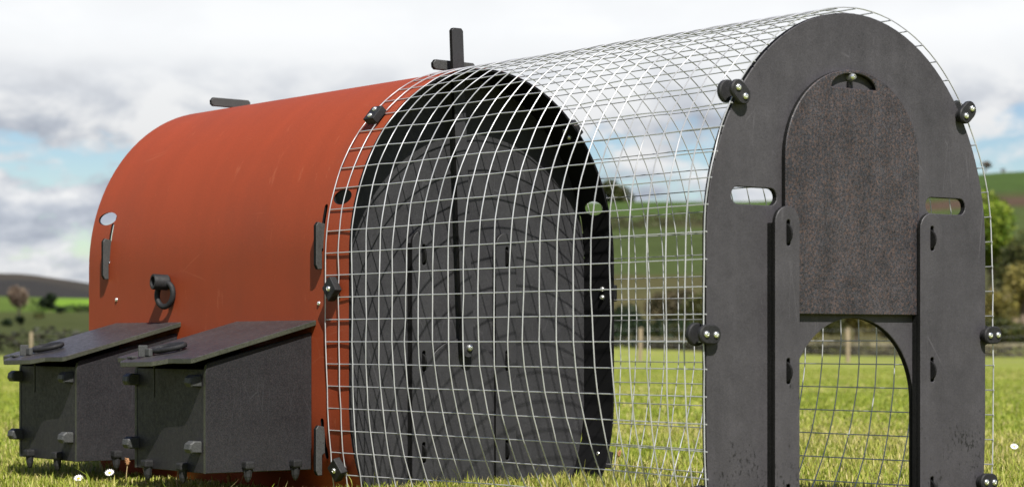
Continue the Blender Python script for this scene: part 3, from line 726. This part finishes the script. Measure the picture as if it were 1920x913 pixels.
# ------------------------------------------------------------------ grass
def make_grass():
    N = 420000
    lr = RNG.uniform(math.log(3.9), math.log(46), N); r = np.exp(lr)
    r = np.where(RNG.random(N) < 0.30, RNG.uniform(4.6, 9.5, N), r)
    a = RNG.uniform(-0.335, 0.335, N)
    X = CAM.x + r * (FWD.x + a * RIGHT.x); Y = CAM.y + r * (FWD.y + a * RIGHT.y)
    # keep blades from growing through the boards and inside the closed house
    keep = ~((X < X_IN + 0.03) & (X > X_INB - 0.03) & (np.abs(Y - YC) < 0.37))
    X, Y, r = X[keep], Y[keep], r[keep]; N = len(X)
    Z = terrain(X, Y)
    tuft = fbm(X * 2.3, Y * 2.3, 51); dry = fbm(X * 0.8 + 5, Y * 0.8, 61); dry2 = fbm(X * 0.11, Y * 0.11, 71)
    h = (0.018 + 0.023 * RNG.random(N) ** 1.5) * (0.8 + 0.5 * tuft) * (1 - 0.6 * np.clip((r - 7) / 12, 0, 1))
    long_ = RNG.random(N) < 0.012; h = np.where(long_, h * RNG.uniform(1.4, 2.1, N), h)
    wd = (0.0012 + 0.0012 * RNG.random(N)) * (1 + np.clip(r - 7, 0, 60) / 6.0)
    under = (X > -2.32) & (X < -1.18) & (Y > -0.74) & (Y < -0.36); h = np.where(under, h * 0.45, h)
    az = RNG.uniform(0, 2 * np.pi, N); lean = RNG.uniform(0.1, 0.85, N) * h
    # blade faces roughly any way; wide side across a random direction
    ux, uy = -np.sin(az), np.cos(az); lx, ly = np.cos(az) * lean, np.sin(az) * lean
    V = np.zeros((N, 5, 3))
    V[:, 0] = np.stack([X - ux * wd, Y - uy * wd, Z - 0.004], -1); V[:, 1] = np.stack([X + ux * wd, Y + uy * wd, Z - 0.004], -1)
    V[:, 2] = np.stack([X - ux * wd * .75 + lx * .38, Y - uy * wd * .75 + ly * .38, Z + h * .6], -1)
    V[:, 3] = np.stack([X + ux * wd * .75 + lx * .38, Y + uy * wd * .75 + ly * .38, Z + h * .6], -1)
    V[:, 4] = np.stack([X + lx, Y + ly, Z + h * (1 - 0.25 * lean / np.maximum(h, 1e-6))], -1)
    V = V.reshape(-1, 3); b = np.arange(N)[:, None] * 5
    loops = np.concatenate([b + np.array([0, 1, 3]), b + np.array([0, 3, 2]), b + np.array([2, 3, 4])], 1).ravel()
    me = bpy.data.meshes.new('grass'); me.vertices.add(N * 5); me.vertices.foreach_set('co', V.ravel())
    me.loops.add(N * 9); me.loops.foreach_set('vertex_index', loops.astype(np.int32))
    me.polygons.add(N * 3); me.polygons.foreach_set('loop_start', np.arange(0, N * 9, 3, dtype=np.int32))
    me.update(calc_edges=True); me.validate()
    gcol = np.array([lin(150, 164, 56), lin(174, 182, 76), lin(130, 148, 48), lin(190, 186, 98), lin(212, 198, 138)]) * 1.0
    pick = RNG.random(N); dm = np.clip((dry * .55 + dry2 * .45 - .44) * 2.4, 0, .75)
    idx = np.where(pick < dm * .35, 4, np.where(pick < dm, 3, np.where(pick < dm + (1 - dm) * .42, 1, np.where(pick < dm + (1 - dm) * .75, 0, 2))))
    c = gcol[idx] * 1.12 * RNG.uniform(.88, 1.12, (N, 1))
    c5 = np.ones((N, 5, 4)); c5[:, :, :3] = c[:, None, :]
    ca_ = me.color_attributes.new('Col', 'FLOAT_COLOR', 'POINT'); ca_.data.foreach_set('color', c5.ravel())
    me.materials.append(M_GRASS)
    o = bpy.data.objects.new('grass', me); link(o); o['kind'] = 'stuff'
    o['label'] = 'short sunlit pasture grass around the hen house'; o['category'] = 'grass'
make_grass()

# ------------------------------------------------------------------ small plants by the coop
M_PETAL = simple('white_petal', (0.80, 0.80, 0.78), 0.6, 0.05, 50)
M_YOLK = simple('yellow_disc', (0.65, 0.42, 0.03), 0.7, 0.15, 90)
M_STEM = simple('dry_stem', (0.40, 0.30, 0.15), 0.8, 0.2, 60)
M_SEED = simple('brown_seed_head', (0.30, 0.15, 0.065), 0.85, 0.35, 200)
M_GSTEM = simple('green_stem', (0.16, 0.22, 0.05), 0.7, 0.2, 60)
def gp(px, depth): return at(px, depth)
def daisy(px, depth, h, tilt, label):
    p = gp(px, depth); o = thing('daisy', p, label, 'flower', 'daisies in the grass')
    mb = MB(); top = p + Vector((0.004 * tilt, -0.003, h)); mb.tube([p, (p + top) / 2 + Vector((0.002, 0, 0)), top], 0.0010, 5); mb.build('stem', M_GSTEM, o)
    fw = Vector((0.5, -0.45, 0.75)).normalized(); u = fw.cross(Vector((0, 0, 1))).normalized(); w = fw.cross(u)
    mb = MB(); n = 14
    for k in range(n):
        a = 2 * math.pi * k / n; d = u * math.cos(a) + w * math.sin(a); sd_ = u * -math.sin(a) + w * math.cos(a)
        q = [top + d * 0.003, top + d * 0.0075 + sd_ * 0.0020 + fw * 0.001, top + d * 0.012 + fw * 0.0022, top + d * 0.0075 - sd_ * 0.0020 + fw * 0.001]
        mb.add(q + [x - fw * 0.0006 for x in q], [(0, 1, 2, 3), (7, 6, 5, 4), (0, 4, 5, 1), (1, 5, 6, 2), (2, 6, 7, 3), (3, 7, 4, 0)])
    mb.build('petals', M_PETAL, o, weld=0)
    mb = MB(); mb.lathe(top, fw, [(0, 0.0036), (0.0016, 0.0034), (0.0028, 0.0018)], 10); mb.build('flower_centre', M_YOLK, o)
for a in ((148, 5.48, 0.016, 1, 'white daisy in the grass before the farther nest box'), (209, 5.50, 0.028, -1, 'taller white daisy in the grass between the two nest boxes'),
          (1902, 6.6, 0.040, 0.5, 'white daisy in the open grass beyond the dark end panel')):
    daisy(*a)
def stalk(px, depth, h, lean, head, label):
    p = gp(px, depth); o = thing('seed_stalk', p, label, 'plant', 'dry seed stalks by the coop')
    top = p + RIGHT * lean + Vector((0, 0, h)); mb = MB()
    mb.tube([p, p.lerp(top, 0.5) + RIGHT * (-0.15 * lean), top], [0.0012, 0.0011, 0.0009], 5); mb.build('stem', M_STEM, o)
    if head:
        d = (top - p).normalized(); mb = MB(); mb.lathe(top - d * 0.004, d, [(0, 0.0016), (0.004, 0.0042), (0.010, 0.0046), (0.016, 0.0030), (0.019, 0.001)], 9)
        rr = random.Random(int(px))
        for k in range(14):
            a = rr.uniform(0, 6.28); hh = rr.uniform(0.002, 0.016); e = Vector((math.cos(a), math.sin(a), 0.4)).normalized()
            b = top + d * hh; mb.tube([b, b + e * 0.008], [0.0009, 0.0004], 3)
        mb.build('seed_head', M_SEED, o)
for a in ((330, 5.32, 0.078, 0.012, 1, 'seed stalk with brown head leaning against the nest box nearer the wire'), (275, 5.40, 0.050, -0.010, 1, 'short brown seed stalk left of the leaning one under the nest boxes'),
          (447, 5.36, 0.066, 0.038, 0, 'bare pale stem slanting steeply under the nest box nearer the wire'), (520, 5.30, 0.040, 0.010, 1, 'short seed stalk below the gap between nest box and wire'),
          (433, 5.30, 0.022, -0.004, 1, 'lowest seed stalk beside the slanting bare stem'), (236, 5.52, 0.048, 0.004, 1, 'brown seed stalk in shade between the two nest boxes'),
          (1150, 5.9, 0.050, 0.014, 1, 'brown seed stalk inside the wire run by the house edge')):
    stalk(*a)

# ------------------------------------------------------------------ far fence
def make_fence():
    posts = [(58, 99), (345, 93.5), (625, 88.5), (912, 84), (1200, 80), (1590, 75), (1985, 70.5)]
    o = thing('wire_fence', at(1200, 80), 'wooden post and wire netting fence across the far edge of the field', 'fence')
    tops = []
    for i, (px, d) in enumerate(posts):
        p = at(px, d); mb = MB(); h = 1.17 + 0.05 * math.sin(i * 2.3)
        t = p + Vector((0.02 * math.sin(i * 5), 0.02 * math.cos(i * 3), h))
        mb.tube([p - Vector((0, 0, 0.2)), p.lerp(t, 0.5), t - Vector((0, 0, 0.03)), t], [0.072, 0.070, 0.068, 0.055], 10)
        mb.build('post', M_POST, o, loc=p, smooth=40); tops.append((p, t))
    for (a, b), (c, d) in zip(tops, tops[1:]):
        off = FWD * -0.075
        for f in (0.05, 0.2, 0.35, 0.52, 0.70, 0.95):
            mb = MB(); q0, q1 = a.lerp(b, f) + off, c.lerp(d, f) + off
            mb.tube([q0, q0.lerp(q1, .5) - Vector((0, 0, 0.02)), q1], 0.0045 if f < .95 else 0.006, 4); mb.build('strand_wire', M_FWIRE, o, loc=q0)
        mb = MB(); n = int((c - a).length / 0.30)
        for k in range(1, n):
            u, v = a.lerp(c, k / n) + off, b.lerp(d, k / n) + off
            mb.tube([u.lerp(v, .05), u.lerp(v, .70) - Vector((0, 0, 0.01))], 0.0032, 3, caps=False)
        q = mb.build('netting', M_FWIRE, o, loc=a); q['kind'] = 'stuff'
make_fence()

# ------------------------------------------------------------------ low stone wall behind the fence
def color_attr(me, cols):
    a = me.color_attributes.new('Col', 'FLOAT_COLOR', 'POINT'); a.data.foreach_set('color', np.asarray(cols, dtype=np.float32).ravel())
def stone_wall():
    line = [(2250, 97), (1900, 99), (1600, 102), (1350, 110), (1200, 118)]
    pts = [at(*q) for q in line]; V = []; Fc = []; Cc = []; rr = random.Random(3)
    for a, b in zip(pts, pts[1:]):
        L_ = (b - a).length; d = (b - a) / L_; nrm = Vector((-d.y, d.x, 0)); z0 = 0.0; row = 0
        while row < 5:
            hh = 0.12; x = rr.uniform(0, .2)
            while x < L_:
                w = rr.uniform(.16, .42) if row < 4 else rr.uniform(.22, .5)
                c = a + d * (x + w / 2) + Vector((0, 0, z0 + hh / 2 + rr.uniform(-.01, .01))) + nrm * rr.uniform(-.04, .04)
                sx, sy, sz = w / 2 * .95, .20 - .015 * row, hh / 2 * (.97 if row < 4 else rr.uniform(.9, 1.7))
                base = len(V)
                for i in (-1, 1):
                    for j in (-1, 1):
                        for k in (-1, 1):
                            f = rr.uniform(.8, 1.02); V.append(c + d * i * sx * f + nrm * j * sy * rr.uniform(.85, 1.05) + Vector((0, 0, k * sz * rr.uniform(.85, 1.02))))
                Fc += [tuple(base + q for q in t) for t in ((0, 1, 3, 2), (4, 6, 7, 5), (0, 4, 5, 1), (2, 3, 7, 6), (0, 2, 6, 4), (1, 5, 7, 3))]
                col = lin(*(rr.choice([(112, 104, 84), (98, 92, 78), (84, 80, 68)]) if row < 4 else rr.choice([(196, 184, 150), (178, 168, 138), (160, 150, 120)])), 0.55)
                Cc += [(*col, 1)] * 8; x += w
            z0 += hh; row += 1
    o = thing('stone_wall', pts[2], 'low rough stone wall with pale top stones behind the far fence', 'wall')
    me = bpy.data.meshes.new('stonework'); me.from_pydata([tuple(v - pts[2]) for v in V], [], Fc); color_attr(me, Cc); me.materials.append(M_STONE)
    bm = bmesh.new(); bm.from_mesh(me); bmesh.ops.recalc_face_normals(bm, faces=bm.faces[:]); bm.to_mesh(me); bm.free()
    s = bpy.data.objects.new('stonework', me); link(s, o, pts[2]); s['kind'] = 'stuff'
stone_wall()

# ------------------------------------------------------------------ trees and bushes
def crown_mesh(name, centre, rx, rz, n, leaf, cols, seed, lumps=9, hollow=0.35):
    rg = np.random.default_rng(seed)
    # lobes spread through the crown, leaves mostly near each lobe's skin
    lc = rg.normal(0, 1, (lumps, 3)); lc /= np.linalg.norm(lc, axis=1)[:, None]; lc *= rg.uniform(.25, .72, (lumps, 1)); lc[:, 2] = lc[:, 2] * .9
    lr = rg.uniform(.30, .52, lumps); k = rg.integers(0, lumps, n)
    d = rg.normal(0, 1, (n, 3)); d /= np.linalg.norm(d, axis=1)[:, None]
    p = lc[k] + d * (lr[k] * rg.uniform(hollow, 1.08, n) ** .6)[:, None]
    tone = rg.uniform(.75, 1.2, lumps)[k]
    p[:, 2] = np.maximum(p[:, 2], -1.0)
    P = centre + p * np.array([rx, rx, rz])
    a = rg.normal(0, 1, (n, 3)); a /= np.linalg.norm(a, axis=1)[:, None]; b = np.cross(a, rg.normal(0, 1, (n, 3))); b /= np.linalg.norm(b, axis=1)[:, None]
    s = leaf * rg.uniform(.6, 1.3, (n, 1))
    V = np.stack([P - a * s, P + b * s * .5, P + a * s, P - b * s * .5], 1).reshape(-1, 3)
    cc = np.array(cols)[rg.integers(0, len(cols), n)] * (tone * rg.uniform(.8, 1.2, n))[:, None]
    C = np.ones((n, 4, 4)); C[:, :, :3] = cc[:, None, :]
    return V, C.reshape(-1, 4)
def tree(name, px, depth, width_px, top_y, base_y, cols, label, cat='tree', group=None, n=2600, leaf=None, seed=1, trunk=0.25, bark=None):
    """a tree or bush standing on the ground at this depth; size from its height and width at that distance"""
    g_ = at(px, depth); s = depth / F_PX
    zt = CAM.z + (HOR - top_y) * s; h = zt - g_.z; w = width_px * s
    o = thing(name, g_, label, cat, group)
    mb = MB(); rr = random.Random(seed); r0 = max(.04, h * .028); ct = g_ + Vector((0, 0, h * .62))
    mb.tube([g_ - Vector((0, 0, .2)), g_.lerp(ct, .5) + Vector((rr.uniform(-.03, .03) * h, 0, 0)), ct], [r0 * 1.2, r0, r0 * .5], 7)
    for k in range(7):
        b = g_.lerp(ct, rr.uniform(.3, .9)); a = rr.uniform(0, 6.28); e = b + Vector((math.cos(a) * w * .34, math.sin(a) * w * .34, h * rr.uniform(.1, .3)))
        mb.tube([b, b.lerp(e, .5) + Vector((0, 0, h * .03)), e], [r0 * .5, r0 * .3, r0 * .12], 5)
    mb.build('trunk', bark or M_BARK, o, loc=g_, smooth=50)
    zb = g_.z + h * trunk; c = np.array([g_.x, g_.y, (zt + zb) / 2])
    V, C = crown_mesh(name, c, w / 2, (zt - zb) / 2, n, leaf or max(.06, w * .045), cols, seed)
    Fq = np.arange(len(V)).reshape(-1, 4)
    me = bpy.data.meshes.new('crown'); me.from_pydata((V - np.array(g_)).tolist(), [], Fq.tolist()); color_attr(me, C); me.materials.append(M_LEAF)
    cr = bpy.data.objects.new('crown', me); link(cr, o, g_); return o
K = 0.62
BRIGHT = [lin(164, 190, 50, K), lin(134, 166, 42, K), lin(104, 138, 38, K), lin(184, 200, 70, K)]
DARK = [lin(44, 66, 34, K), lin(34, 52, 30, K), lin(58, 78, 40, K)]
OLIVE = [lin(104, 110, 52, K), lin(86, 92, 46, K), lin(128, 124, 66, K), lin(76, 90, 40, K)]
TAN = [lin(176, 162, 92, K), lin(156, 146, 82, K), lin(188, 174, 90, K), lin(136, 134, 68, K)]
BROWN = [lin(114, 102, 74, K), lin(100, 92, 66, K), lin(128, 114, 82, K), lin(92, 96, 58, K)]
tree('hawthorn_tree', 1862, 150, 150, 352, 560, BRIGHT, 'bright green leafy tree standing beyond the wire at the end panel', seed=4, n=5200, leaf=.16)
tree('ridge_tree', 1148, 470, 74, 330, 420, OLIVE, 'round olive tree on the skyline beyond the run', seed=9, n=2400, leaf=.35, trunk=-.3)
bushes = [  # px, depth, width, top, colours, label
    (1168, 128, 120, 560, DARK, 'dark green bush beyond the fence seen past the house edge'),
    (1255, 132, 120, 520, BROWN, 'brown leafless looking bush behind the dark one past the house edge'),
    (1330, 126, 130, 545, OLIVE, 'olive bush behind the round clip side of the run'),
    (1250, 121, 110, 592, OLIVE, 'low olive scrub bush in front of the brown bush'),
    (1420, 124, 140, 500, BROWN, 'brown bush hidden behind the end panel'),
    (1530, 122, 120, 560, OLIVE, 'olive bush seen at the left of the arched opening'),
    (1605, 126, 130, 520, TAN, 'tan scrub bush seen through the top of the arched opening'),
    (1690, 120, 120, 570, BROWN, 'brown bush at the right side of the arched opening'),
    (1760, 128, 140, 430, OLIVE, 'tall olive bush behind the hand slot of the end panel'),
    (1858, 122, 110, 520, TAN, 'tan dry scrub bush in front of the bright green tree'),
    (1918, 126, 120, 470, TAN, 'tall tan scrub bush right of the bright green tree'),
    (1905, 138, 130, 415, OLIVE, 'olive tree rising behind the tall tan scrub'),
    (1895, 112, 110, 590, OLIVE, 'low olive bush just behind the stone wall'),
    (1985, 130, 130, 450, BRIGHT, 'green bush past the tall tan scrub'),
    (1480, 118, 110, 600, TAN, 'low tan scrub behind the end panel foot'),
]
for i, (px, d, w, ty, cols, lb) in enumerate(bushes):
    tree('scrub_bush', px, d, w, ty, 640, cols, lb, 'bush', 'scrub bushes behind the far fence', n=3800, leaf=.12, seed=20 + i, trunk=.05)
tree('dark_tree', 94, 330, 44, 547, 600, DARK, 'dark green tree on the slope left of the red shell', seed=52, n=2200, leaf=.22, trunk=.01)
tree('dark_tree', 114, 325, 26, 572, 600, DARK, 'small dark round tree touching the taller dark tree', seed=51, n=900, leaf=.2, trunk=.08)
for i, (px, d, w, ty, cols, lb) in enumerate([(36, 262, 22, 592, DARK, 'dark bush under the pale bare tree'), (12, 250, 22, 598, DARK, 'dark bush beyond the pale bare tree at the slope foot'),
        (74, 300, 26, 585, OLIVE, 'olive bush between the pale bare tree and the dark tree'), (150, 380, 30, 577, OLIVE, 'olive hedge bush beside the red shell'), (168, 384, 28, 579, DARK, 'dark hedge bush closest to the red shell')]):
    tree('slope_bush', px, d, w, ty, 620, cols, lb, 'bush', 'bushes on the left slope', n=700, leaf=.22, seed=70 + i, trunk=.02)
def hedge(px0, px1, d0, d1, h, cols, label, seed):
    """one continuous field hedge: clumps of leaves along a line"""
    rg = np.random.default_rng(seed); a, b = at(px0, d0), at(px1, d1); L_ = (b - a).length; n = int(L_ * 70)
    o = thing('hedge', a.lerp(b, .5), label, 'hedge'); g0 = WPOS[o.name]
    t = rg.random(n); X = a.x + (b.x - a.x) * t; Y = a.y + (b.y - a.y) * t; Z = terrain(X, Y)
    hh = h * (.55 + .9 * vnoise(t * L_ * .35, t * 0 + seed, 5)); X = X + rg.normal(0, .35, n); Y = Y + rg.normal(0, .35, n); Z = Z + hh * rg.random(n) ** .8
    P = np.stack([X, Y, Z], -1); u = rg.normal(0, 1, (n, 3)); u /= np.linalg.norm(u, axis=1)[:, None]; v = np.cross(u, rg.normal(0, 1, (n, 3))); v /= np.linalg.norm(v, axis=1)[:, None]
    s = .17 * rg.uniform(.6, 1.3, (n, 1)); V = np.stack([P - u * s, P + v * s * .6, P + u * s, P - v * s * .6], 1).reshape(-1, 3) - np.array(g0)
    cc = np.array(cols)[rg.integers(0, len(cols), n)] * rg.uniform(.7, 1.2, (n, 1)); C = np.ones((n, 4, 4)); C[:, :, :3] = cc[:, None, :]
    me = bpy.data.meshes.new('foliage'); me.from_pydata(V.tolist(), [], np.arange(len(V)).reshape(-1, 4).tolist()); color_attr(me, C.reshape(-1, 4)); me.materials.append(M_LEAF)
    link(bpy.data.objects.new('foliage', me), o, g0)
hedge(60, 240, 352, 372, 1.5, DARK, 'dark field hedge under the bright green field beside the red shell', 6)
hedge(1120, 1480, 122, 112, 1.5, DARK, 'low dark hedge behind the fence seen through the run', 3)
hedge(-60, 330, 150, 146, 1.15, [lin(66, 66, 50, K), lin(54, 58, 40, K), lin(84, 78, 60, K)], 'dull dark hedge behind the fence left of the nest boxes', 4)
hedge(1080, 1700, 330, 372, 1.6, BROWN, 'thin brown hedge line across the green hillside', 5)
# bare trees
def bare_tree(px, depth, top_y, label, seed, spread=.55, twig=1.0, m=None, depthmax=6):
    g_ = at(px, depth); h = CAM.z + (HOR - top_y) * depth / F_PX - g_.z; rr = random.Random(seed)
    o = thing('bare_tree', g_, label, 'tree', 'leafless trees on the hills'); tr = MB(); cr = MB()
    def grow(p, d, L_, r, lv):
        e = p + d * L_; (tr if lv < 2 else cr).tube([p, p.lerp(e, .5) + Vector((rr.uniform(-1, 1), rr.uniform(-1, 1), 0)) * L_ * .06, e], [r, r * .85, r * .65], 5 if lv < 3 else 3, caps=False)
        if lv >= depthmax: return
        for k in range(3 if lv else 4):
            a = rr.uniform(0, 6.28); s = spread * rr.uniform(.6, 1.25); nd_ = (d + Vector((math.cos(a) * s, math.sin(a) * s, rr.uniform(-.05, .22)))).normalized()
            grow(p.lerp(e, rr.uniform(.6, 1)), nd_, L_ * rr.uniform(.66, .82), max(r * .58, .02 * twig), lv + 1)
    grow(g_ - Vector((0, 0, .2)), Vector((0, 0, 1)), h * .30, h * .045, 0)
    tr.build('trunk', m or M_BARK, o, loc=g_, smooth=50, weld=0); cr.build('crown', m or M_BARK, o, loc=g_, weld=0)
tree('pale_tree', 36, 290, 54, 528, 600, [lin(178, 152, 128, K), lin(158, 134, 116, K), lin(190, 168, 140, K), lin(140, 120, 104, K)], 'pale pinkish leafless looking tree on the slope far left of the coop', seed=55, n=1900, leaf=.22, trunk=.04, bark=M_PALEBARK)
bare_tree(1846, 470, 296, 'grey bare tree on the skyline beyond the end panel', 8, .75, 3.0)
bare_tree(1880, 476, 312, 'small bare tree on the skyline past the taller bare one', 9, .6, 3.0, None, 5)

scene.render.engine = 'CYCLES'
